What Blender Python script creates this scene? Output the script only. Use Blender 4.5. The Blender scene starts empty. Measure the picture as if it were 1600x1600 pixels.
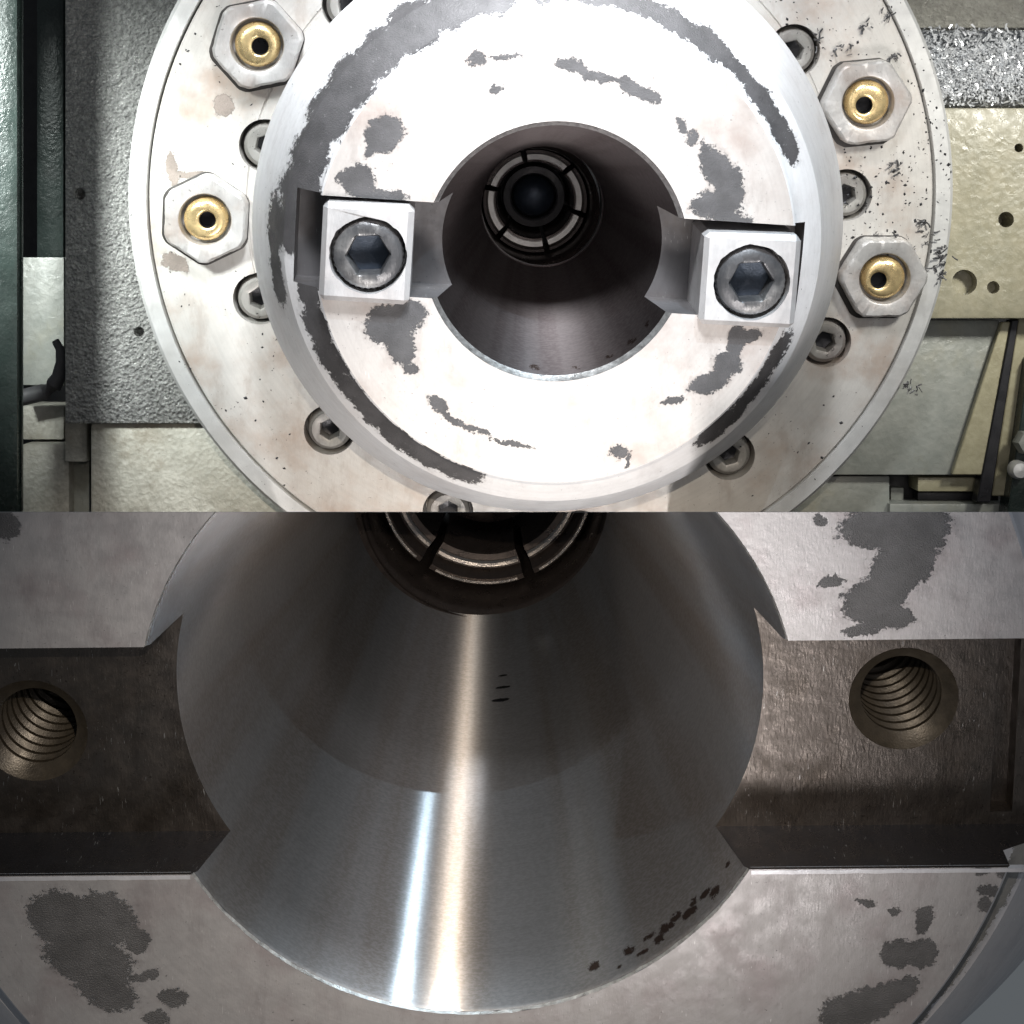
import bpy, bmesh, math, random
from mathutils import Matrix, Vector, noise
R = math.radians; PI = math.pi
random.seed(7)
sc = bpy.context.scene
C = sc.collection
sc.unit_settings.scale_length = 0.02
# ------------------------------------------------------------------ camera
D = 26.0; HZ = 3.5                      # distance to the face plane y=0, camera height above the joint
cam_d = bpy.data.cameras.new('camera'); cam = bpy.data.objects.new('camera', cam_d); C.objects.link(cam)
cam.location = (0, -D, HZ); cam.rotation_euler = (R(90), 0, 0)
cam_d.sensor_width = 36; cam_d.lens = 36 * D / 16; cam_d.shift_y = -350 / 1600
cam_d.clip_end = 500; cam_d.clip_start = 0.5
sc.camera = cam
# ------------------------------------------------------------------ world and lamps
w = bpy.data.worlds.new("World"); sc.world = w; w.use_nodes = True
bg = w.node_tree.nodes['Background']; bg.inputs[0].default_value = (0.85, 0.93, 1.0, 1); bg.inputs[1].default_value = 0.12
def area(name, loc, target, size, energy, color=(1, 1, 1), spread=180, sy=None):
    l = bpy.data.lights.new(name, 'AREA'); l.energy = energy; l.color = color; l.size = size; l.spread = R(spread)
    if sy: l.shape = 'RECTANGLE'; l.size_y = sy
    o = bpy.data.objects.new(name, l); C.objects.link(o); o.location = loc
    o.rotation_euler = (Vector(target) - Vector(loc)).to_track_quat('-Z', 'Y').to_euler()
    return o
area('upper_key_light', (0.5, -15, 21), (0.3, 0, 8.3), 6, 980, (0.94, 0.97, 1.0), 27)  # key light added out of view above, aimed at the upper block
area('floor_bounce', (3.0, -15, -17), (0.9, 0, 4.2), 7, 500, (1.0, 0.95, 0.92), 44)
area('left_fill', (-15, -12, 13), (-7.2, 6, 4.6), 3, 420, (0.95, 1.0, 0.97), 25)
area('right_fill', (15, -12, 13), (8.6, 6, 5), 3, 190, (1.0, 0.98, 0.9), 32)
area('room_light', (6, -22, 3), (3, 0, -5), 12, 330, (1.0, 0.93, 0.9), 90)
area('lamp_warm', (0.3, -23, 5.2), (-.7, 2, -8), 0.12, 880, (1.0, 0.87, 0.71), 46)
area('lamp_cool', (7.0, -14, 20), (-1, 1, -8), 0.10, 460, (0.66, 0.86, 1.0), 40)
sc.view_settings.view_transform = 'Standard'; sc.view_settings.look = 'None'
sc.view_settings.exposure = 0; sc.view_settings.gamma = 1
sc.render.engine = 'CYCLES'
# ------------------------------------------------------------------ frames
def ray(px, py): return Vector(((px - 800) / 100, D, (450 - py) / 100))
def pw(px, py, y):                      # point of the world at depth y
    k = (D + y) / D
    return Vector(((px - 800) / 100 * k, y, HZ + (450 - py) / 100 * k))
class Frame:
    def __init__(s, px, py, vx, vy):
        W = -Vector(((vx - 800) / 100, D, (450 - vy) / 100)).normalized()
        X = Vector((0, 0, 1)).cross(-W).normalized() * -1
        X = Vector((1, -(vx - 800) / 100 / D, 0)).normalized()
        Y = W.cross(X).normalized(); X = Y.cross(W)
        m = Matrix((X, Y, W)).transposed().to_4x4(); m.translation = pw(px, py, 0)
        s.M = m; s.I = m.inverted()
    def at(s, px, py, wd=0.0):          # local x, y where the sight line meets the plane at local height wd
        o = s.I @ cam.location; d = (s.I.to_3x3() @ ray(px, py))
        t = (wd - o.z) / d.z; p = o + d * t
        return p.x, p.y
WF = type('F', (), {})(); WF.M = Matrix.Identity(4); WF.I = Matrix.Identity(4)
UF = Frame(869, 396, 720, -100)
LF = Frame(730, 1128, 815, -100)
jn = Vector((0, HZ, D)).normalized()    # normal of the joint between the upper and the lower block
def clip(bm, F, half):
    if not half: return
    s = 1 if half == 'U' else -1
    co = F.I @ (jn * 0.003 * s); no = (F.I.to_3x3() @ jn) * s
    bm.normal_update()
    r = bmesh.ops.bisect_plane(bm, geom=bm.verts[:] + bm.edges[:] + bm.faces[:], dist=1e-5, plane_co=co, plane_no=no, clear_inner=True)
    ed = [e for e in r['geom_cut'] if isinstance(e, bmesh.types.BMEdge) and e.is_boundary]
    if ed:
        try: bmesh.ops.triangle_fill(bm, edges=ed, use_beauty=True, use_dissolve=False, normal=-no)
        except Exception as e: print('fill', e)
def link(name, me, parent=None):
    o = bpy.data.objects.new(name, me); C.objects.link(o)
    if parent: o.parent = parent
    return o
def obj(name, bm, mat, parent=None, F=WF, half=None, angle=32):
    clip(bm, F, half)
    me = bpy.data.meshes.new(name); bm.to_mesh(me); bm.free()
    for p in me.polygons: p.use_smooth = True
    me.set_sharp_from_angle(angle=R(angle)); me.materials.append(mat)
    return link(name, me, parent)
def tag(o, label, cat, group=None, kind=None):
    if label: o['label'] = label
    if cat: o['category'] = cat
    if group: o['group'] = group
    if kind: o['kind'] = kind
    return o
def thing(name, label, cat, F, group=None):
    o = bpy.data.objects.new(name, None); C.objects.link(o); o.matrix_world = F.M; o.empty_display_size = .5
    return tag(o, label, cat, group)
# ------------------------------------------------------------------ shapes
def lathe(prof, n=192, closed=False, cap0=False, cap1=False, bm=None, a0=0, a1=2 * PI):
    """prof: (r or r(angle), w[, ox, oy]); returns a bmesh around the local z axis"""
    bm = bm or bmesh.new(); full = abs(a1 - a0 - 2 * PI) < 1e-6
    m = n if full else n + 1; rows = []
    for p in prof:
        ox, oy = (p[2], p[3]) if len(p) > 2 else (0, 0)
        row = []
        for i in range(m):
            a = a0 + (a1 - a0) * i / n
            r = p[0](a) if callable(p[0]) else p[0]
            row.append(bm.verts.new((ox + r * math.cos(a), oy + r * math.sin(a), p[1])))
        rows.append(row)
    k = len(rows)
    for j in range(k if closed else k - 1):
        A, B = rows[j], rows[(j + 1) % k]
        for i in range(n):
            i2 = (i + 1) % m
            bm.faces.new((A[i], A[i2], B[i2], B[i]))
    if cap0: bm.faces.new(rows[0])
    if cap1: bm.faces.new(rows[-1])
    if not full and closed:
        bm.faces.new([r[0] for r in rows]); bm.faces.new([r[-1] for r in rows])
    bmesh.ops.recalc_face_normals(bm, faces=bm.faces)
    return bm
def box(x0, x1, y0, y1, z0, z1, bev=0, bm=None, seg=2, mtx=None):
    b = bmesh.new()
    v = [b.verts.new((x, y, z)) for x in (x0, x1) for y in (y0, y1) for z in (z0, z1)]
    for f in ((0, 1, 3, 2), (4, 6, 7, 5), (0, 4, 5, 1), (2, 3, 7, 6), (0, 2, 6, 4), (1, 5, 7, 3)): b.faces.new([v[i] for i in f])
    bmesh.ops.recalc_face_normals(b, faces=b.faces)
    if bev: bmesh.ops.bevel(b, geom=b.edges[:], offset=bev, segments=seg, profile=.6, affect='EDGES')
    if mtx: b.transform(mtx)
    if bm is None: return b
    me = bpy.data.meshes.new('t'); b.to_mesh(me); b.free(); bm.from_mesh(me); bpy.data.meshes.remove(me)
    return bm
def tube(pts, r, n=8, bm=None):
    bm = bm or bmesh.new(); rows = []
    for i, p in enumerate(pts):
        p = Vector(p); t = (Vector(pts[min(i + 1, len(pts) - 1)]) - Vector(pts[max(i - 1, 0)])).normalized()
        u = t.orthogonal().normalized(); v = t.cross(u); rr = r[i] if isinstance(r, (list, tuple)) else r
        rows.append([bm.verts.new(p + (u * math.cos(2 * PI * k / n) + v * math.sin(2 * PI * k / n)) * rr) for k in range(n)])
    for A, B in zip(rows, rows[1:]):
        for k in range(n): bm.faces.new((A[k], A[(k + 1) % n], B[(k + 1) % n], B[k]))
    bm.faces.new(rows[0][::-1]); bm.faces.new(rows[-1])
    return bm
def boolean(bm, cutters):
    me = bpy.data.meshes.new('a'); bm.to_mesh(me); bm.free(); o = link('a', me); tmp = []
    for c in cutters:
        m2 = bpy.data.meshes.new('c'); c.to_mesh(m2); c.free(); oc = link('c', m2); tmp.append(oc)
        md = o.modifiers.new('b', 'BOOLEAN'); md.operation = 'DIFFERENCE'; md.solver = 'EXACT'; md.object = oc
    bpy.context.view_layer.update()
    dg = bpy.context.evaluated_depsgraph_get(); ev = o.evaluated_get(dg)
    out = bmesh.new(); out.from_mesh(ev.to_mesh()); ev.to_mesh_clear()
    for t in tmp + [o]:
        m = t.data; bpy.data.objects.remove(t); bpy.data.meshes.remove(m)
    return out
def split(bm, classify):
    """one bmesh for each name classify(face) gives"""
    bm.normal_update(); res = {}
    names = [classify(f.calc_center_median(), f.normal) for f in bm.faces]
    for nm in sorted(set(names)):
        b = bm.copy(); b.faces.ensure_lookup_table()
        bmesh.ops.delete(b, geom=[f for f in b.faces if names[f.index] != nm], context='FACES'); res[nm] = b
    bm.free(); return res
def islands(bm):
    seen = set(); out = []; bm.faces.ensure_lookup_table()
    for f in bm.faces:
        if f.index in seen: continue
        st = [f]; seen.add(f.index); grp = set()
        while st:
            g = st.pop(); grp.add(g.index)
            for e in g.edges:
                for h in e.link_faces:
                    if h.index not in seen: seen.add(h.index); st.append(h)
        out.append(grp)
    if len(out) < 2: return [bm]
    res = []
    for grp in out:
        b = bm.copy(); b.faces.ensure_lookup_table(); bmesh.ops.delete(b, geom=[f for f in b.faces if f.index not in grp], context='FACES'); res.append(b)
    bm.free(); return res
def rough_edge(bm, cond, amp, sc_=6):
    for v in bm.verts:
        if cond(v.co):
            n = noise.noise_vector(v.co * sc_) + .5 * noise.noise_vector(v.co * sc_ * 3)
            v.co += n * amp
# ------------------------------------------------------------------ materials
class N:
    def __init__(s, name):
        s.m = bpy.data.materials.new(name); s.m.use_nodes = True; s.t = s.m.node_tree; s.n = s.t.nodes; s.l = s.t.links
        s.b = s.n['Principled BSDF']; s.tc = s.n.new('ShaderNodeTexCoord').outputs['Object']
    def put(s, inp, v):
        if isinstance(v, bpy.types.NodeSocket): s.l.new(v, inp)
        elif isinstance(v, (tuple, list)) and len(v) == 3 and inp.type == 'RGBA': inp.default_value = (*v, 1)
        else: inp.default_value = v
    def math(s, op, a, b=0, c=0, clamp=False):
        x = s.n.new('ShaderNodeMath'); x.operation = op; x.use_clamp = clamp
        for i, v in enumerate((a, b, c)): s.put(x.inputs[i], v)
        return x.outputs[0]
    def vmath(s, op, a, b=(0, 0, 0)):
        x = s.n.new('ShaderNodeVectorMath'); x.operation = op; s.put(x.inputs[0], a); s.put(x.inputs[1], b)
        return x.outputs['Value'] if op == 'LENGTH' else x.outputs[0]
    def noise(s, scale, det=4, rough=.55, vec=None, stretch=None, col=False, dist=0):
        v = vec or s.tc
        if stretch: v = s.vmath('MULTIPLY', v, stretch)
        x = s.n.new('ShaderNodeTexNoise'); s.l.new(v, x.inputs['Vector'])
        x.inputs['Scale'].default_value = scale; x.inputs['Detail'].default_value = det; x.inputs['Roughness'].default_value = rough
        x.inputs['Distortion'].default_value = dist
        return x.outputs['Color' if col else 'Fac']
    def voro(s, scale, feature='F1', rnd=1):
        x = s.n.new('ShaderNodeTexVoronoi'); x.feature = feature; s.l.new(s.tc, x.inputs['Vector']); x.inputs['Scale'].default_value = scale
        x.inputs['Randomness'].default_value = rnd
        return x.outputs['Distance']
    def ramp(s, v, lo, hi, a=0., b=1.):
        x = s.n.new('ShaderNodeMapRange'); x.interpolation_type = 'SMOOTHSTEP'
        for i, q in enumerate((v, lo, hi, a, b)): s.put(x.inputs[i], q)
        return x.outputs[0]
    def mix(s, f, a, b):
        x = s.n.new('ShaderNodeMix'); x.data_type = 'RGBA'
        s.put(x.inputs[0], f); s.put(x.inputs[6], a); s.put(x.inputs[7], b)
        return x.outputs[2]
    def bump(s, h, dist, strength=1., nrm=None):
        x = s.n.new('ShaderNodeBump'); s.put(x.inputs['Height'], h); x.inputs['Distance'].default_value = dist; x.inputs['Strength'].default_value = strength
        if nrm: s.l.new(nrm, x.inputs['Normal'])
        return x.outputs[0]
    def blobs(s, bl, amp=.16, sc_=2.4, edge=.05, halo=False):
        """patches: (x, y, rx, ry, angle) in object space with a ragged edge"""
        nz = s.vmath('SUBTRACT', s.noise(sc_, 9, .76, col=True), (.5, .5, .5))
        n2 = s.vmath('SUBTRACT', s.noise(sc_ * 5, 5, .7, col=True), (.5, .5, .5))
        v = s.vmath('ADD', s.tc, s.vmath('MULTIPLY', nz, (amp * 2, amp * 2, 0))); v = s.vmath('ADD', v, s.vmath('MULTIPLY', n2, (amp * .7, amp * .7, 0))); cur = None
        for b in bl:
            mp = s.n.new('ShaderNodeMapping'); mp.vector_type = 'TEXTURE'; s.l.new(v, mp.inputs[0])
            z, rz = (b[5], b[6]) if len(b) > 5 else (0, 100)
            mp.inputs['Location'].default_value = (b[0], b[1], z); mp.inputs['Rotation'].default_value = (0, 0, R(b[4])); mp.inputs['Scale'].default_value = (b[2], b[3], rz)
            d = s.vmath('LENGTH', mp.outputs[0]); cur = d if cur is None else s.math('MINIMUM', cur, d)
        cur = s.math('ADD', cur, s.math('MULTIPLY', s.math('SUBTRACT', s.noise(13, 6, .8), .5), 1.1))
        if halo: return s.ramp(cur, 1 + edge, 1 - edge), s.ramp(cur, 1.5, 1.0)
        return s.ramp(cur, 1 + edge, 1 - edge)
    def out(s, col, metal, rough, nrm=None, **k):
        s.put(s.b.inputs['Base Color'], col); s.put(s.b.inputs['Metallic'], metal); s.put(s.b.inputs['Roughness'], rough)
        if nrm: s.l.new(nrm, s.b.inputs['Normal'])
        for a, v in k.items(): s.put(s.b.inputs[a], v)
        return s.m
def steel(name, base, tint, dark, bl=(), metal=.55, rough=.42, specks=.5, amp=.16, blsc=2.4, grain=.004, marks=None, tintlo=.45):
    m = N(name)
    c = m.mix(m.ramp(m.noise(.8, 5, .6), tintlo, .75), base, tint)
    c = m.mix(m.math('MULTIPLY', m.ramp(m.noise(9, 6, .7), .35, .75), .25), c, tuple(x * .8 for x in base))
    rg = m.ramp(m.noise(3, 5), .3, .7, rough - .07, rough + .1)
    mt = metal
    if specks:
        sp = m.math('MULTIPLY', m.ramp(m.noise(14, 5, .75), .66 - .06 * specks, .70 - .06 * specks), m.ramp(m.noise(1.1, 3), .38, .58))
        c = m.mix(m.math('MULTIPLY', sp, .9), c, tuple(x * .7 for x in dark))
    c = m.mix(m.math('MULTIPLY', m.ramp(m.noise(2.2, 7, .72, stretch=(1, .35, 1)), .5, .68), .35), c, tuple(x * .72 for x in tint))
    sc2 = m.math('MULTIPLY', m.ramp(m.noise(5, 3, .6, stretch=(9, 1, 1), dist=.4), .66, .69), m.ramp(m.noise(1.7, 2), .5, .6)); c = m.mix(m.math('MULTIPLY', sc2, .3), c, (.8, .8, .8))
    rv = m.vmath('LENGTH', m.vmath('MULTIPLY', m.tc, (1, 1, 0))); rn = m.n.new('ShaderNodeTexNoise'); rn.noise_dimensions = '1D'; m.l.new(rv, rn.inputs['W']); rn.inputs['Scale'].default_value = 14; rn.inputs['Detail'].default_value = 4
    c = m.mix(m.math('MULTIPLY', m.ramp(rn.outputs['Fac'], .4, .65), .16), c, tuple(x * .72 for x in base))
    h = m.math('ADD', m.math('MULTIPLY', m.noise(30, 4, .6, stretch=(1, .25, 1)), .5), m.noise(5, 4))
    if bl:
        k, k2 = m.blobs(bl, amp, blsc, halo=True); k = m.math('MULTIPLY', k, m.ramp(m.noise(7, 6, .75),   .25, .38, .6, 1.0))
        c = m.mix(m.math('MULTIPLY', k2, m.ramp(m.noise(3.5, 6, .7), .4, .65, 0, .45)), c, tuple(x * .6 for x in tint))
        dd = m.mix(m.ramp(m.noise(1.8, 7, .7), .35, .65), dark, tuple(x * 1.5 for x in dark))
        c = m.mix(k, c, dd); rg = m.math('ADD', rg, m.math('MULTIPLY', k, .12)); mt = m.math('SUBTRACT', metal, m.math('MULTIPLY', k, metal * .75))
        h = m.math('ADD', h, m.math('MULTIPLY', k, m.math('MULTIPLY', m.noise(40, 3), 3)))
    return m.out(c, mt, rg, m.bump(h, grain, 1.))
def polish(name, base, tint, rough=.3, aniso=.85, metal=.8, groove=.0008, marks=(), band_axis=2, edgeblobs=()):
    m = N(name)
    nv = m.vmath('NORMALIZE', m.vmath('MULTIPLY', m.tc, (1, 1, .0)))
    c = m.mix(m.ramp(m.noise(3.2, 4, .6, vec=m.vmath('ADD', nv, m.vmath('MULTIPLY', m.tc, (.01, .01, .015)))), .4, .65), base, tint)
    # fine marks of grinding run round the bore
    st = m.noise(45, 3, .6, stretch=(.015, .015, 1)); c = m.mix(m.math('MULTIPLY', m.ramp(st, .35, .65), .22), c, tuple(x * .6 for x in base))
    c = m.mix(m.math('MULTIPLY', m.ramp(m.noise(26, 3, .7, stretch=(.45, .45, 1)), .4, .62), .28), c, tuple(x * 1.5 for x in base))
    if marks:
        c = m.mix(m.blobs(marks, .03, 6, .1), c, (.02, .02, .022))
    if edgeblobs:
        c = m.mix(m.blobs(edgeblobs, .10, 9, .2), c, (.05, .035, .03))
    tg = m.n.new('ShaderNodeTangent'); tg.direction_type = 'RADIAL'; tg.axis = 'Z'
    g = m.n.new('ShaderNodeBsdfAnisotropic'); m.put(g.inputs['Color'], c); g.inputs['Roughness'].default_value = rough
    g.inputs['Anisotropy'].default_value = aniso; g.inputs['Rotation'].default_value = ROT; m.l.new(tg.outputs[0], g.inputs['Tangent'])
    nb = m.bump(m.math('ADD', st, m.math('MULTIPLY', m.noise(90, 2, stretch=(.3, .3, 1)), .5)), groove); m.l.new(nb, g.inputs['Normal'])
    m.out(c, .9, .5)
    x = m.n.new('ShaderNodeMixShader'); x.inputs[0].default_value = metal; m.l.new(m.b.outputs[0], x.inputs[1]); m.l.new(g.outputs[0], x.inputs[2])
    m.l.new(x.outputs[0], m.n['Material Output'].inputs[0])
    return m.m
ROT = 0.0
def cast(name, base, spot, scale=9, depth=.05, rough=.35, metal=.2, stain=(.2, .17, .12), st=.5, coat=.0):
    m = N(name)
    c = m.mix(m.ramp(m.noise(scale * .6, 5, .65), .3, .7), base, spot)
    c = m.mix(m.math('MULTIPLY', m.ramp(m.noise(.6, 6, .65), .5, .75), st), c, stain)
    c = m.mix(m.math('MULTIPLY', m.ramp(m.noise(scale * 1.3, 5, .8), .66, .72), .7), c, tuple(x * .35 for x in base))
    h = m.math('ADD', m.noise(scale, 6, .68, dist=.6), m.math('MULTIPLY', m.voro(scale * 1.5), .5))
    return m.out(c, metal, m.ramp(m.noise(scale, 4), .3, .7, rough - .1, rough + .15), m.bump(h, depth))
def plain(name, col, metal=0., rough=.5, var=.25, sc_=6, bmp=.004):
    m = N(name); c = m.mix(m.math('MULTIPLY', m.ramp(m.noise(sc_, 6, .65), .3, .75), 1), col, tuple(x * (1 - var) for x in col))
    return m.out(c, metal, m.ramp(m.noise(sc_ * .7, 4), .3, .7, rough - .08, rough + .1), m.bump(m.noise(sc_ * 5, 5), bmp))
def ub(px, py, rx, ry, a=0, wd=0): x, y = UF.at(px, py, wd); k = 1 - wd / D; return (x, y, rx / 100 * k, ry / 100 * k, a)
def lb(px, py, rx, ry, a=0, wd=0): x, y = LF.at(px, py, wd); return (x, y, rx / 100, ry / 100, a)
DK = (.06, .058, .06)
face_st = [ub(600, 208, 30, 27, 30), ub(583, 232, 18, 9, 40), ub(560, 280, 26, 24, 20), ub(590, 305, 44, 12, -5), ub(535, 275, 12, 5, 40),
    ub(608, 510, 38, 34, -20), ub(628, 545, 26, 22, -60), ub(640, 575, 12, 8, 0), ub(638, 490, 30, 22), ub(683, 632, 18, 9, -40), ub(706, 655, 24, 6, -35), ub(745, 674, 24, 4, -18), ub(800, 693, 34, 4, -12), ub(965, 705, 12, 10), ub(980, 720, 4, 16),
    ub(1118, 262, 24, 34, 25), ub(1140, 290, 24, 34, 10), ub(1120, 320, 40, 22), ub(1150, 345, 28, 12), ub(1105, 240, 8, 22, 20),
    ub(1150, 535, 14, 30, -10), ub(1135, 570, 22, 22, 30), ub(1110, 598, 34, 16, 20), ub(1052, 627, 20, 6, 20), ub(1170, 525, 26, 9, 15),
    ub(890, 103, 26, 11, -10), ub(930, 118, 34, 8, -14), ub(985, 135, 28, 10, -30), ub(1015, 150, 20, 12, -35), ub(745, 92, 14, 11, 0), ub(790, 90, 26, 4, 0), ub(775, 138, 12, 6, 10), ub(1065, 195, 6, 18, 25), ub(1082, 215, 8, 12, 0)]
def arc(r, a0, a1, w_, n):
    out = []
    for i in range(n):
        a = R(a0 + (a1 - a0) * (i + .5) / n); L = r * R(abs(a1 - a0)) / n * .75
        out.append((r * math.cos(a), r * math.sin(a), L, w_ * (0.85 + .3 * random.random()), math.degrees(a) + 90))
    return out
cone_st = arc(4.12, 100, 172, .36, 8) + arc(4.05, 172, 180, .6, 1) + arc(4.5, 172, 192, .14, 2) + arc(3.98, 186, 252, .22, 8) + arc(4.0, 22, 96, .16, 8) + arc(4.02, -52, -22, .16, 3)
M_face = steel('worn_steel_face', (.52, .488, .465), (.37, .305, .275), DK, face_st, rough=.5, metal=.25, amp=.2, blsc=3)
M_cone = steel('turned_steel_cone', (.82, .82, .83), (.74, .72, .72), DK, cone_st, rough=.45, metal=.15, specks=.1, amp=.2, blsc=3)
M_flange = steel('ground_flange_steel', (.62, .60, .57), (.46, .37, .31), (.20, .17, .15),
    [ub(350, 165, 14, 18, 20, -4), ub(270, 265, 9, 26, 5, -4), ub(275, 412, 22, 14, -20, -4), ub(300, 272, 30, 5, 0, -4)], rough=.45, metal=.3, specks=.55)
M_rim = steel('machined_rim', (.72, .72, .71), (.62, .61, .59), (.3, .3, .28), rough=.4, metal=.4, specks=.2)
M_key = steel('key_steel', (.66, .65, .65), (.58, .54, .53), (.2, .2, .22), rough=.38, metal=.5, specks=.2, grain=.006)
M_nut = steel('nozzle_nut_steel', (.54, .53, .52), (.38, .31, .27), (.15, .14, .13), rough=.42, metal=.4, specks=.6, grain=.01)
M_bolt = steel('blackened_bolt', (.10, .10, .105), (.42, .41, .40), (.06, .06, .06), tintlo=.52, rough=.38, metal=.6, specks=.5, grain=.01)
M_boltl = steel('worn_bolt', (.34, .33, .31), (.28, .25, .24), (.06, .06, .06), rough=.42, metal=.4, specks=.6, grain=.01)
M_dark = plain('black_steel_and_hole_shade', (.03, .03, .034), .4, .35)  # for dark parts; also paints the shade inside the nozzle holes
M_socket = plain('socket_blue_steel', (.035, .048, .07), .5, .4)
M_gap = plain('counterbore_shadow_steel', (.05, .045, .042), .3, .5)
M_brass = plain('brass', (.92, .70, .36), .75, .28, .3, 8)
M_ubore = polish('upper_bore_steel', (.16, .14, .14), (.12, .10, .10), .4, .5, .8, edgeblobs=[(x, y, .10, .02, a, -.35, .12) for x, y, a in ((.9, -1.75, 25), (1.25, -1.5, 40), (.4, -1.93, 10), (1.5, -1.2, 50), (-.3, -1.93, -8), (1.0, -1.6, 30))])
M_ringl = plain('ground_ring_steel', (.88, .86, .82), .2, .35, .2)
M_lbore = polish('lower_bore_steel', (.265, .265, .275), (.22, .20, .19), .25, .83, .62,
    marks=[(.42, -3.4, .19, .4, 0, -7.72, .05), (.46, -3.3, .16, .4, 0, -8.12, .04), (.46, -3.2, .10, .4, 0, -8.5, .03)],
    edgeblobs=[(5.02 * math.cos(R(a)), 5.02 * math.sin(R(a)), .05 + .09 * abs(math.sin(i * 2.3)), .05, a + 90, -.22 - .28 * abs(math.sin(i * 4.1)), .04 + .07 * abs(math.sin(i * 1.7))) for i, a in enumerate((-61, -58.5, -54, -52, -49, -47.5, -45, -43.5, -43, -40, -38, -33, -66, -56, -50.5))])
lst = [lb(100, 1435, 55, 46, -20), lb(150, 1440, 65, 50, 0), lb(140, 1500, 72, 46, -20), lb(165, 1545, 52, 34, -30), lb(215, 1470, 18, 22), lb(225, 1525, 28, 8, 20), lb(270, 1560, 24, 16), lb(245, 1590, 20, 14),
    lb(1380, 825, 66, 36, 0), lb(1430, 830, 52, 42, 20), lb(1410, 885, 50, 42, 40), lb(1370, 935, 52, 34, 25), lb(1385, 965, 42, 18, 0), lb(1300, 912, 22, 9, 10), lb(1345, 985, 26, 10), lb(1282, 808, 9, 9), lb(5, 815, 22, 30, 20),
    lb(1445, 1435, 16, 26, -10), lb(1400, 1490, 24, 26, 30), lb(1440, 1490, 28, 28, 0), lb(1340, 1575, 62, 34, 15), lb(1400, 1545, 36, 22, 20), lb(1545, 1392, 17, 11), lb(1540, 1415, 13, 12), lb(1535, 1360, 12, 8), lb(1565, 1365, 6, 5), lb(1355, 1412, 18, 6), lb(1395, 1425, 9, 5)]
M_lface = steel('lower_face_steel', (.27, .26, .265), (.21, .185, .19), (.04, .039, .041), lst, rough=.42, metal=.5, specks=.5, amp=.26, blsc=1.5, grain=.006)
M_lslot = steel('oily_slot_steel', (.085, .074, .067), (.05, .041, .034), (.03, .026, .022), rough=.36, metal=.9, specks=1, grain=.009)
M_lwall = steel('dark_reflection_wall', (.035, .033, .036), (.05, .045, .042), (.015, .014, .014), rough=.3, metal=.8, specks=.4, grain=.006)  # near-black colour paints the dark reflection on the slots' lower walls
M_lcone = steel('lower_cone_steel', (.42, .42, .45), (.36, .36, .4), (.09, .09, .09), arc(9.35, -60, -10, .2, 8), rough=.4, metal=.5, specks=.1)
M_thread = plain('oily_thread_steel', (.05, .041, .03), .35, .38, .4)
M_sleeve = plain('brown_sleeve_steel', (.055, .045, .042), .7, .33)
M_fing = plain('ground_finger_steel', (.34, .31, .29), .9, .25, .2)
M_edge = plain('bare_edge_steel', (.46, .45, .44), .8, .35, .5, 12)

# ================================================================== UPPER BLOCK: background castings
def bgbox(name, px0, px1, py0, py1, y, th, mat, label, cat, bev=.04, bmfun=None, cut=(), group=None, parent=None):
    a = pw(px0, py1, y); b = pw(px1, py0, y)
    bm = box(a.x, b.x, y, y + th, a.z, b.z, bev)
    if cut: bm = boolean(bm, [c for c in cut])
    o = obj(name, bm, mat, parent, WF, 'U')
    if label: tag(o, label, cat, group)
    return o
def ycyl(px, py, r, y, depth):
    c = pw(px, py, y); b = lathe([(r, -depth), (r, .3)], 40, cap0=True, cap1=True)
    b.transform(Matrix.Translation(c) @ Matrix.Rotation(R(90), 4, 'X')); return b
M_rough = cast('rough_cast_grey', (.38, .38, .37), (.6, .6, .58), 10, .2, .22, .4, (.12, .12, .11), .3)
M_beige = cast('oily_beige_paint', (.50, .49, .43), (.38, .37, .32), 7, .03, .4, 0, (.2, .17, .12), .75)
M_olive = cast('oily_olive_paint', (.26, .245, .175), (.33, .305, .22), 5, .012, .3, 0, (.27, .25, .17), .6)
M_greyp = cast('grey_green_paint', (.27, .285, .26), (.33, .34, .31), 5, .012, .35, 0, (.34, .31, .2), .5)
M_yel = cast('cream_paint', (.42, .39, .26), (.34, .31, .2), 6, .01, .4, 0, (.25, .22, .15), .5)
M_foil = cast('foil_swarf', (.9, .92, .95), (.5, .52, .56), 16, .22, .18, .6, (.25, .26, .28), .25)
M_green = plain('dark_green_paint', (.035, .05, .045), .1, .3, .4, 3, .01)
M_blk = plain('black_recess', (.018, .018, .02), 0, .5)
bk = obj('machine_back_wall', box(-16, 16, 14, 14.3, -2.6, 14, 0), M_blk, None, WF, 'U'); tag(bk, 'dark back wall of the machine behind the castings', 'wall')
bgbox('rough_cast_panel', 101, 640, -120, 662, 6, 3, M_rough, 'grey rough cast panel with wet glittering skin left of the flange', 'casting', .06,
      cut=[ycyl(217, 518, .10, 6, .3), ycyl(124, 303, .12, 6, .3)])
bgbox('column', -120, 30, -150, 820, 3.5, .4, M_green, 'dark green blurred column along the left edge', 'column', .25)
bgbox('side_panel', 34, 100, 402, 602, 8, 1, M_greyp, 'grey beige side panel between green column and rough cast panel', 'panel', .03)
bgbox('gap_shade_strip', 56, 100, -100, 410, 9.5, 1, M_green, 'dark upright strip painted for the shaded gap behind the green column', 'rail', .1)  # dark colour of this strip stands in for the shade in the gap
bgbox('spacer_block', 34, 100, 634, 687, 7.6, 1.4, M_beige, 'small stained beige spacer block under the curved hose', 'block', .04)
bgbox('corner_block', 34, 108, 694, 820, 7.2, 1.4, M_beige, 'pale beige corner block at the bottom left of the upper machine', 'block', .05)
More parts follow.
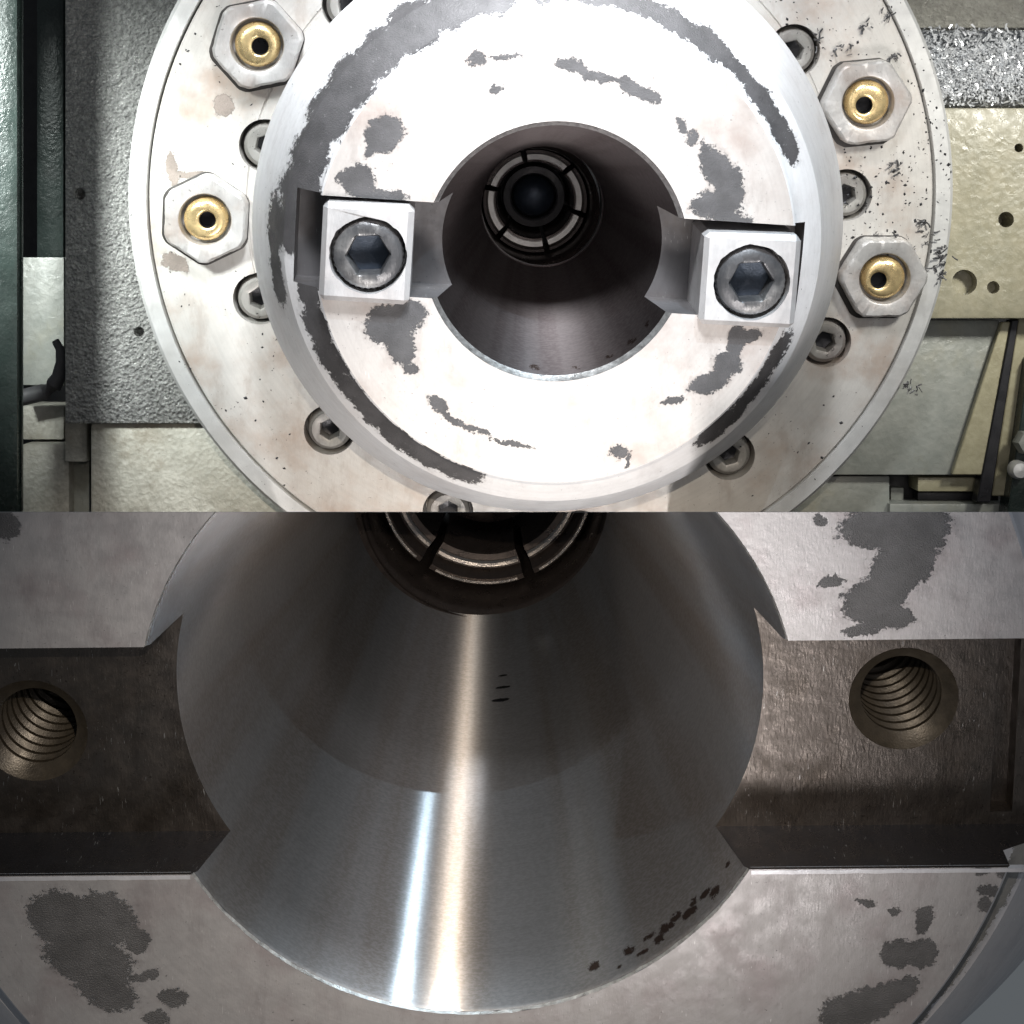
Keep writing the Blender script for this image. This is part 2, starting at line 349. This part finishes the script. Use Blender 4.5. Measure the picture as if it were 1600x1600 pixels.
bgbox('narrow_block', 101, 136, 655, 722, 6.8, 1.4, M_beige, 'narrow beige block wedged beside the wide beige block', 'block', .05)
bgbox('recess_plate', 100, 140, 700, 820, 7.6, 1.2, M_greyp, 'grey green recessed plate between two beige blocks', 'plate', .02)
bgbox('bed_block', 141, 620, 661, 830, 6.2, 2.6, M_beige, 'wide speckled beige block under the rough cast panel', 'block', .08)
h = [pw(28, 622, 7), pw(50, 617, 7), pw(70, 612, 7), pw(84, 602, 7), pw(92, 588, 7), pw(96, 565, 7), pw(94, 545, 7), pw(86, 532, 7)]
tag(obj('hose', tube(h, [.16, .16, .17, .17, .14, .11, .09, .07], 14), plain('faded_rubber', (.09, .09, .095), 0, .6)), 'short dark hose curving up against the grey beige side panel', 'hose')
# right side
bgbox('stone_slab', 1330, 1680, -140, 44, 6.5, 2.6, cast('weathered_grey', (.30, .29, .26), (.4, .39, .35), 8, .05, .35, .1), 'weathered grey green casting at the top right corner', 'casting', .06)
bgbox('swarf_tray', 1330, 1680, 46, 166, 6.1, 2.4, M_foil, 'glittering white band packed with fine swarf at upper right', 'tray', .1)
bgbox('olive_plate', 1330, 1680, 168, 498, 5.8, 1.6, M_olive, 'olive plate with four drilled holes right of the flange', 'plate', .07,
      cut=[ycyl(1592, 231, .085, 5.8, .8), ycyl(1572, 343, .15, 5.8, .8), ycyl(1507, 441, .24, 5.8, .35), ycyl(1552, 449, .12, 5.8, .3)])
bgbox('grey_plate', 1180, 1562, 500, 742, 6.6, 1, M_greyp, 'grey green plate below the olive plate', 'plate', .03)
def slant(name, pts, y, th, mat, label, cat):
    bm = bmesh.new(); f = [bm.verts.new(pw(px, py, y)) for px, py in pts]; g = [bm.verts.new(Vector((v.co.x, v.co.y + th, v.co.z))) for v in f]
    bm.faces.new(f); bm.faces.new(g[::-1]); n = len(f)
    for i in range(n): bm.faces.new((f[i], g[i], g[(i + 1) % n], f[(i + 1) % n]))
    bmesh.ops.recalc_face_normals(bm, faces=bm.faces); bmesh.ops.bevel(bm, geom=bm.edges[:], offset=.02, segments=1, affect='EDGES')
    return tag(obj(name, bm, mat, None, WF, 'U'), label, cat)
slant('cream_strip', [(1566, 503), (1579, 503), (1535, 742), (1488, 742)], 6.35, .2, M_yel, 'narrow cream strip slanting down the grey green plate', 'strip')
slant('black_gasket', [(1581, 500), (1592, 500), (1548, 785), (1526, 785)], 6.3, .4, M_dark, 'dark slanting gasket between two cream strips', 'gasket')
slant('cream_ledge', [(1594, 480), (1640, 480), (1640, 560), (1592, 700), (1570, 775), (1550, 775)], 6.5, .6, M_yel, 'broad cream ledge at the far right edge', 'ledge')
slant('dark_rail', [(1608, 560), (1680, 540), (1680, 820), (1572, 820)], 6.1, .6, M_green, 'dark blue green rail at the lower right edge', 'rail')
bgbox('lower_plate', 1180, 1390, 744, 830, 6.9, 1, M_greyp, 'mottled plate left of the square hole', 'plate', .03)
bgbox('square_hole_frame', 1388, 1434, 743, 786, 7.6, .4, M_blk, 'small black square recess at the bottom right of the flange', 'recess', .02)
bgbox('recess_tongue', 1392, 1412, 762, 786, 7.3, .3, M_greyp, 'grey tongue inside the black square recess', 'tongue', .02)
bgbox('cream_bar', 1434, 1548, 746, 768, 6.8, .8, M_yel, 'short horizontal cream bar beside the square recess', 'bar', .03)
bgbox('sill', 1390, 1580, 787, 830, 6.7, .8, M_greyp, 'mottled sill below the cream bar', 'sill', .04)
bgbox('dark_sill', 1434, 1560, 769, 786, 7.2, .8, M_dark, 'dark strip below the short cream bar', 'strip', .02)
bm = lathe([(.0005, .3), (.14, .28), (.18, .2), (.18, 0)], 32, cap1=True); bm.transform(Matrix.Translation(pw(1588, 733, 6.0)) @ Matrix.Rotation(R(90), 4, 'X'))
tag(obj('round_pin', bm, M_rim, None, WF, 'U'), 'shiny round pin on the dark rail at right', 'pin')
bm = lathe([(.0005, .3), (.20, .28), (.24, .2), (.24, 0)], 6, cap1=True); bm.transform(Matrix.Translation(pw(1601, 690, 6.0)) @ Matrix.Rotation(R(90), 4, 'X'))
tag(obj('hex_nut', bm, M_greyp, None, WF, 'U'), 'pale grey hex nut cut by the right edge above the round pin', 'nut')

# ================================================================== UPPER BLOCK: flange with bolts and nozzles
FW = -4.0
fl = thing('flange', 'large round flange with four brass nozzles and socket bolts around the upper spindle', 'flange', UF)
bolts = [(415, 228), (405, 467), (515, 672), (1140, 712), (1290, 535), (1322, 305), (1240, 80), (545, 8), (700, 800), (905, 835)]
bl = [UF.at(px, py, FW) for px, py in bolts]
prof = [(4.4, FW), (5.28, FW), (5.29, FW - .03), (5.32, FW - .03), (5.33, FW), (7.02, FW), (7.04, FW - .02), (7.04, -4.9), (4.4, -4.9)]
cyl = []
for x, y in bl:
    c = lathe([(.475, -.42), (.475, .5)], 40, cap0=True, cap1=True); c.transform(Matrix.Translation((x, y, FW))); cyl.append(c)
obj('flange_plate', boolean(lathe(prof, 256, closed=True), cyl), M_flange, fl, UF, 'U')
rim = lathe([(7.085, FW - .03), (7.10, FW), (7.36, FW), (7.42, FW - .06), (7.42, -5.0), (7.085, -5.0)], 256, closed=True)
obj('rim_ring', rim, M_rim, fl, UF, 'U')
obj('rim_groove', lathe([(7.03, -4.25), (7.10, -4.25), (7.10, -4.4), (7.03, -4.4)], 256, closed=True), M_gap, fl, UF, 'U')
def hexr(r, a0=0): return lambda a: r * math.cos(PI / 6) / math.cos(((a - a0) % (PI / 3)) - PI / 6)
def bolt_bm(rh=.40, rs=.19, hh=.36, a0=0, dome=.03, dep=.26):
    return lathe([(rh, -hh), (rh, -.07), (rh - .02, -.03), (rh - .06, 0), ((rh + rs) / 2 + .03, dome), (rs + .045, dome), (hexr(rs + .02, a0), dome - .015), (hexr(rs, a0), -.04), (hexr(rs, a0), -dep)], 96, cap0=True, cap1=False)
def socket_floor(rs, dep, a0): return lathe([(hexr(rs - .001, a0), -dep + .004), (.03, -dep - .03)], 48, cap1=True)
for i, (x, y) in enumerate(bl):
    a0 = random.random(); T = Matrix.Translation((x, y, FW - .06))
    b = bolt_bm(a0=a0); b.transform(T); ob = obj('socket_bolt', b, M_boltl, fl, UF, 'U')
    b = socket_floor(.19, .26, a0); b.transform(T); obj('hex_socket', b, M_dark, ob, UF, 'U')
    b = lathe([(.41, -.30), (.47, -.30), (.47, -.34), (.41, -.34)], 48, closed=True); b.transform(T); obj('bolt_seat', b, M_gap, ob, UF, 'U')
# adjustable coolant nozzles
def nutr(ap, rc, a0):
    def f(a):
        t = ((a - a0) % (PI / 3)) - PI / 6
        return min(ap / math.cos(t), rc)
    return f
for (px, py, a0, tx, ty) in ((401, 70, .2, .04, -.02), (320, 344, .45, .03, .0), (1357, 161, .1, -.05, -.03), (1383, 436, .0, -.08, -.02)):
    wz = FW + .34; x, y = UF.at(px, py, wz); T = Matrix.Translation((x, y, FW))
    nz = lambda q: nutr(.72 * q, .79 * q, a0)
    b = lathe([(nz(1.0), -.1), (nz(1.0), .26), (nz(.975), .31), (nz(.93), .335), (.50, .335), (.47, .32), (.45, .25), (.44, .05), (.3, .05)], 144)
    rough_edge(b, lambda c: c.z > .25 and c.xy.length > .55, .014, 5)
    b.transform(T); nt = obj('nozzle_nut', b, M_nut, fl, UF, 'U')
    b = lathe([(.395, .10), (.39, .21), (.37, .26), (.33, .31, tx * .3, ty * .3), (.28, .335, tx * .8, ty * .8), (.20, .34, tx * 1.2, ty * 1.2), (.155, .33, tx * 1.4, ty * 1.4), (.148, .315, tx * 1.4, ty * 1.4)], 64)
    b.transform(T); br = obj('brass_nozzle', b, M_brass, nt, UF, 'U', 60)
    b = lathe([(nz(1.07), .006), (nz(1.0), .02), (.5, .02)], 96); b.transform(T @ Matrix.Translation((-.035, -.03, 0))); obj('nut_gap_shade', b, M_gap, nt, UF, 'U')  # offset dark ring stands in for the shaded gap beside the nut
    b = lathe([(.150, .312, tx * 1.4, ty * 1.4), (.150, .06, tx, ty), (.02, .055, tx, ty)], 32, cap1=True); b.transform(T); obj('nozzle_orifice', b, M_dark, nt, UF, 'U')  # black tube and floor imitate the darkness down the hole

# ================================================================== gripper seen in the bores
def gripper(F, half, k, wf, a0, label, cx=0, cy=0):
    g = thing('drawbar_gripper', label, 'gripper', F)
    P = lambda pr: [(r * k, wf + z * k, cx, cy) for r, z in pr]
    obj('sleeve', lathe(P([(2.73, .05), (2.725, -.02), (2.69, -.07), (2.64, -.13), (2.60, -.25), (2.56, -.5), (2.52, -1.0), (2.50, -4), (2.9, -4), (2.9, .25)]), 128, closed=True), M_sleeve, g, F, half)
    for i in range(6):
        s = a0 + i * PI / 3 + .055; e = a0 + (i + 1) * PI / 3 - .055
        b = lathe(P([(2.42, -1.15), (2.30, -1.15), (2.15, -1.45), (1.84, -1.52), (1.80, -1.62), (1.55, -3.6), (2.42, -3.6)]), 28, closed=True, a0=s, a1=e)
        fg = obj('finger', b, M_sleeve, g, F, half, 25)
        eo, ei = (2.24, 1.92) if half == 'U' else (2.12, 1.97)
        b = lathe(P([(eo, -1.42), (eo - .04, -1.36), (ei + .04, -1.38), (ei, -1.44), (ei, -1.58), (eo, -1.55)]), 28, closed=True, a0=s + .01, a1=e - .01)
        obj('finger_edge', b, M_fing if half == 'L' else M_ringl, fg, F, half, 25)
        if half == 'L':
            b = lathe(P([(2.43, -1.12), (2.38, -1.07), (2.33, -1.08), (2.32, -1.16), (2.43, -1.16)]), 28, closed=True, a0=s + .06, a1=e - .06)
            obj('rim_bead', b, M_fing, fg, F, half, 25)
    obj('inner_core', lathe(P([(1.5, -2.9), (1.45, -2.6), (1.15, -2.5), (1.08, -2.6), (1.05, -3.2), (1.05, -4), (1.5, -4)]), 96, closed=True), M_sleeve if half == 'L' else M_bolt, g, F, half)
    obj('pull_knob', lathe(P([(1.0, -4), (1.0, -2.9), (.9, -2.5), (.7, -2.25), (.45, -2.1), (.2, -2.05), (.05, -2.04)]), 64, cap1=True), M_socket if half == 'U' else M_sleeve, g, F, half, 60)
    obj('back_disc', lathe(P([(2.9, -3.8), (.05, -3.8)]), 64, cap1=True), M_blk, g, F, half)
    return g

# ================================================================== UPPER spindle nose
sn = thing('spindle_nose', 'bright stained spindle nose with open taper bore between two bolted drive keys', 'spindle nose', UF)
rb = 1.13
prof = [(rb - .02, -4.62), (rb + .0, -4.6), (1.995, -.10), (2.045, -.04), (2.07, 0.0), (3.74, 0), (3.775, -.035), (3.78, -.22), (3.80, -.26), (4.2, -.62), (4.32, -.74), (4.90, -1.90), (4.985, -2.1), (5.0, -2.25), (5.0, -5.2), (rb - .02, -5.2)]
fine = []
for a, b in zip(prof, prof[1:]): fine.append(a)
fine.append(prof[-1])
KR = math.atan2(-38, 597); RK = Matrix.Rotation(KR, 4, 'Z')
cuts = []
for s in (-1, 1):
    lx = UF.at(455, 400, -.5)[0]; ext = 4.12 if s < 0 else 3.95
    c = box(min(s * .8, s * ext), max(s * .8, s * ext), -.84, .68, -1.15, 1.5); c.transform(RK); cuts.append(c)
body = boolean(lathe(fine, 288, closed=True), cuts)
def cls(c, n):
    r = c.xy.length
    if n.z > .97 and c.z > -.02: return 'front_face'
    rt = 1.11 + (c.z + 4.6) * (1.995 - 1.13) / 4.5
    if r < rt + .02 and n.dot(Vector((c.x, c.y, 0)).normalized()) < -.5: return 'taper_bore'
    if r < 2.08 and c.z > -.12: return 'mouth_chamfer'
    loc = RK.inverted() @ c
    if abs(loc.y) < .85 and c.z > -1.2 and r < 4.6 and (abs(n.z) > .99 or abs((RK.inverted().to_3x3() @ n).z) < .02) and (c.z < -.3 or abs((RK.inverted().to_3x3() @ n).z) < .02) and (abs((RK.inverted().to_3x3() @ n).y) > .99 or abs((RK.inverted().to_3x3() @ n).x) > .99 or n.z > .99): return 'key_slot'
    return 'nose_cone'
M_slotu = steel('slot_floor_steel', (.15, .145, .15), (.10, .085, .075), (.08, .08, .08), rough=.4, metal=.5, specks=.6)
for nm, b in split(body, cls).items():
    if nm == 'mouth_chamfer': rough_edge(b, lambda c: c.xy.length > 2.05, .006, 9)
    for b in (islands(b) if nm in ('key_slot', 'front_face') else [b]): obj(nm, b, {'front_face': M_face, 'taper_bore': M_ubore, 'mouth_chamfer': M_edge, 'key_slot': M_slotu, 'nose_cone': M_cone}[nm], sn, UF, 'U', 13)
for s, px, py, hx, hy in ((-1, 572, 397, .70, .78), (1, 1172, 439, .76, .74)):
    x, y = UF.at(px, py, .22)
    kb = box(-hx, hx, -hy, hy, -1.14, .22, 0)
    up = [e for e in kb.edges if all(v.co.z > 0 for v in e.verts)]
    bmesh.ops.bevel(kb, geom=up + [e for e in kb.edges if abs(e.verts[0].co.z - e.verts[1].co.z) > 1], offset=.085, segments=1, affect='EDGES')
    T = Matrix.Translation((x, y, 0)) @ Matrix.Rotation(R(-3.5 if s < 0 else -2.5), 4, 'Z')
    cb = lathe([(.60, -.30), (.60, .6)], 96, cap0=True, cap1=True); cb.transform(Matrix.Translation((.03, -.02, 0)))
    kb = boolean(kb, [cb]); rough_edge(kb, lambda c: True, .022, 4); kb.transform(T)
    key = obj('drive_key', kb, M_key, sn, UF, 'U', 25)
    key['label'] = 'left drive key with chamfered corners' if s < 0 else 'right drive key with battered left side'
    T2 = T @ Matrix.Translation((.03, -.02, .17))
    def kn(a): return .555 + .008 * math.sin(a * 36)
    b = lathe([(kn, -.46), (kn, -.10), (.53, -.03), (.47, .01), (.36, .03), (hexr(.36, .1), .02), (hexr(.335, .1), -.04), (hexr(.335, .1), -.34)], 288, cap0=True); b.transform(T2)
    bo = obj('key_bolt', b, M_bolt, key, UF, 'U', 28)
    b = lathe([(hexr(.334, .1), -.335), (.05, -.38)], 48, cap1=True); b.transform(T2); obj('hex_socket', b, M_socket, bo, UF, 'U')
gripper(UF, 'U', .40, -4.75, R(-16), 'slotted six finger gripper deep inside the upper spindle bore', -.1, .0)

# ================================================================== LOWER spindle nose, closer
ln = thing('spindle_nose_closeup', 'dark spindle nose below, wide polished bore between empty key slots with threaded holes', 'spindle nose', LF)
yt = (LF.at(222, 1016, 0)[1] + LF.at(1215, 996, 0)[1]) / 2; yb = (LF.at(275, 1370, 0)[1] + LF.at(1205, 1355, 0)[1]) / 2
KR2 = .012; RK2 = Matrix.Rotation(KR2, 4, 'Z'); SD = -1.32
prof = [(2.74, -10.7)] + [(2.74 + (5.08 - 2.74) * t, -10.7 + 10.6 * t) for t in [i / 10 for i in range(0, 11)]][1:] + [(5.125, -.05), (5.15, 0), (8.93, 0), (8.98, -.05), (9.0, -.5), (9.55, -.8), (9.62, -.8), (10.4, -1.4), (13, -5), (13, -12), (2.74, -12)]
cuts = []
for s in (-1, 1):
    c = box(min(s * 3, s * 12), max(s * 3, s * 12), yb, yt, SD, 2); c.transform(RK2); cuts.append(c)
xg0, yg = LF.at(1553, 1130, SD); xg1, _ = LF.at(1588, 1130, SD)
c = box(xg0, xg1, yb + .22, yt - .02, SD - .35, 1); c.transform(RK2); cuts.append(c)
body = boolean(lathe(prof, 288, closed=True), cuts)
holes = []
hl = [(LF.at(52, 1142, SD), .80), (LF.at(1412, 1092, SD), .80)]
for (x, y), r in hl:
    pr = [(r + .02, .4), (r + .02, -.02)]; z = -.04; p = .27
    pr = [(r + .10, .4), (r + .10, -.0), (r, -.10)]; z = -.10
    for i in range(10): pr += [(r - .13, z - p * .35), (r - .135, z - p * .62), (r, z - p)]; z -= p
    c = lathe(pr, 72, cap0=True, cap1=True); c.transform(Matrix.Translation((x, y, SD))); holes.append(c)
body = boolean(body, holes)
def cls2(c, n):
    r = c.xy.length; l = RK2.inverted() @ c
    for (x, y), rr in hl:
        if c.z < SD - .005 and math.hypot(c.x - x, c.y - y) < rr + .11: return 'threaded_hole'
    rt = 2.74 + (5.08 - 2.74) * (c.z + 10.7) / 10.6
    if r < rt + .04 and n.dot(Vector((c.x, c.y, 0)).normalized()) < -.5: return 'taper_bore'
    if r < 5.2 and c.z > -.12 and abs(l.y - (yt + yb) / 2) > (yt - yb) / 2 - .01: return 'mouth_chamfer'
    if n.z > .97 and c.z > -.01: return 'front_face'
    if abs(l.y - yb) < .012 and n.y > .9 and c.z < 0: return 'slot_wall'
    if abs(l.y - (yt + yb) / 2) < (yt - yb) / 2 + .01 and c.z < 0.01 and c.z > SD - .5 and r < 13: return 'key_slot'
    return 'outer_cone'
for nm, b in split(body, cls2).items():
    if nm == 'mouth_chamfer': rough_edge(b, lambda c: c.xy.length > 5.1, .015, 6)
    clip(b, LF, 'L')
    if not b.faces: continue
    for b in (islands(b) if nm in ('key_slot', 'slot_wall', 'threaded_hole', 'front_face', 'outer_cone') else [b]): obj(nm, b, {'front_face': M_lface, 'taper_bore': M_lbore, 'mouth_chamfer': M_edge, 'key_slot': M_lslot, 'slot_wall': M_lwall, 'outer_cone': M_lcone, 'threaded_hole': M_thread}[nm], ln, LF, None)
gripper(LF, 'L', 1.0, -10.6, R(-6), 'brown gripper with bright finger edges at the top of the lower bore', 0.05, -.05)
# worn bright bevel along the lower slot edges
for s in (-1, 1):
    x0 = math.sqrt(5.17 ** 2 - yb ** 2)
    b = bmesh.new(); N_ = 60; rows = []
    for i in range(N_ + 1):
        x = s * (x0 + (8.95 - x0) * i / N_); j = .012 * noise.noise(Vector((x * 3, 1, 0)))
        rows.append([b.verts.new((x, yb + .001, -.07)), b.verts.new((x, yb - .02 + j, .004)), b.verts.new((x, yb - .085 + j, .005)), b.verts.new((x, yb - .09, -.05))])
    for A, B in zip(rows, rows[1:]):
        for k in range(3): b.faces.new((A[k], B[k], B[k + 1], A[k + 1]))
    bmesh.ops.recalc_face_normals(b, faces=b.faces); b.transform(RK2)
    obj('slot_bevel', b, M_lcone, ln, LF, 'L')

# ================================================================== swarf
def chips(name, F, spots, n, size, mat, label, half, seed):
    rnd = random.Random(seed); bm = bmesh.new()
    for (x, y, z, sp) in spots:
        for _ in range(n):
            p = Vector((x + rnd.gauss(0, sp), y + rnd.gauss(0, sp), z + rnd.random() * .05)); a = rnd.random() * 6.28; L = size * (.4 + rnd.random()); cv = rnd.uniform(-8, 8)
            pts = []
            for i in range(5):
                pts.append(p.copy()); p = p + Vector((math.cos(a), math.sin(a), rnd.uniform(-.3, .5))) * L / 4; a += cv * L / 4
            tube(pts, size * .12 * (.6 + rnd.random()), 5, bm)
    o = obj(name, bm, mat, None, F, half, 50); o.matrix_world = F.M
    return tag(o, label, 'swarf', None, 'stuff')
def us(px, py, wd, sp): x, y = UF.at(px, py, wd); return (x, y, wd + .02, sp)
chips('swarf', UF, [us(1466, 405, FW, .13), us(1476, 392, FW, .1), us(1425, 610, FW, .07), us(1362, 378, FW, .09), us(1395, 375, FW + .1, .10), us(1372, 370, FW, .07), us(1440, 345, FW, .05), us(1450, 370, FW, .07), us(1468, 430, FW, .05), us(1435, 390, FW, .12), us(1315, 75, FW, .10), us(1350, 40, FW, .06), us(1390, 25, FW, .05), us(1280, 55, FW, .07), us(1395, 90, FW, .04), us(1420, 600, FW, .05), us(1400, 260, FW, .05)], 9, .10, M_bolt,
      'dark curled metal chips scattered on the right side of the flange', 'U', 3)

# glittering swarf packed on the band at upper right
rnd = random.Random(11); bm = bmesh.new()
for _ in range(5200):
    p = pw(rnd.uniform(1400, 1615), rnd.gauss(106, 27), 6.02)
    if not (pw(0, 166, 6.05).z < p.z < pw(0, 40, 6.05).z): continue
    p.y -= rnd.random() * .05; L = rnd.uniform(.02, .085); q = Matrix.Rotation(rnd.random() * 6.3, 4, 'Y') @ Matrix.Rotation(rnd.gauss(0, .7), 4, 'X') @ Matrix.Rotation(rnd.gauss(0, .7), 4, 'Z')
    v = [bm.verts.new(p + q @ Vector(c)) for c in ((-L, 0, -.012), (L, .01, -.014), (L * .8, -.012, .016), (-L * .7, -.02, .013))]
    bm.faces.new((v[0], v[1], v[2])); bm.faces.new((v[0], v[2], v[3])); bm.faces.new((v[0], v[3], v[1])); bm.faces.new((v[1], v[3], v[2]))
M_flake = plain('bright_flake', (.88, .9, .93), .35, .25, .3, 3)
tag(obj('swarf_flakes', bm, M_flake, None, WF, 'U', 20), 'bright glittering metal flakes packed across the white band at upper right', 'swarf', None, 'stuff')
# fine dark specks of swarf and grit over the flange and the face
rnd = random.Random(5); bm = bmesh.new()
def crumb(x, y, z, L):
    q = Matrix.Rotation(rnd.random() * 6.3, 4, 'Z'); k = rnd.uniform(.25, .9)
    v = [bm.verts.new(Vector((x, y, z)) + q @ Vector((a * L, b * L * k, c * L * .5))) for a, b, c in ((-1, 0, 0), (0, -1, 0), (1, .2, 0), (.1, 1, 0), (0, 0, 1))]
    for i in range(4): bm.faces.new((v[i], v[(i + 1) % 4], v[4]))
for _ in range(900):
    a = rnd.choice((rnd.uniform(-1.1, 1.0), rnd.uniform(2.2, 4.0), rnd.gauss(.45, .25), rnd.gauss(.02, .12))); r = rnd.uniform(5.3, 7.38)
    if noise.noise(Vector((r * 1.3, a * 5, 3))) < -.05: continue
    crumb(r * math.cos(a), r * math.sin(a), FW + .002, abs(rnd.gauss(.012, .012)) + .006)
o = obj('grit', bm, M_dark, None, UF, 'U', 20); o.matrix_world = UF.M; tag(o, 'fine dark grit sprinkled over the face of the large flange', 'grit', None, 'stuff')

# worn stamp on the head of one socket bolt
x, y = bl[4]; hb = [o for o in C.objects if o.name.startswith('socket_bolt') and o.parent == fl][4]
for ch, px, py, rot in (('O', 1303, 526, -10), ('.', 1306, 537, 0), ('O', 1301, 546, -30), ('L', 1294, 555, -55)):
    cu = bpy.data.curves.new('t', 'FONT'); cu.body = ch; cu.size = .085; cu.extrude = .002; cu.align_x = 'CENTER'; cu.align_y = 'CENTER'
    o = bpy.data.objects.new('t', cu); C.objects.link(o); bpy.context.view_layer.update()
    me = bpy.data.meshes.new_from_object(o.evaluated_get(bpy.context.evaluated_depsgraph_get())); bpy.data.objects.remove(o); me.materials.clear(); me.materials.append(M_boltl if ch == '.' else M_gap)
    m = link('stamped_mark', me, hb); q = UF.at(px, py, FW); m.location = (q[0], q[1], FW - .015); m.rotation_euler = (0, 0, R(rot))
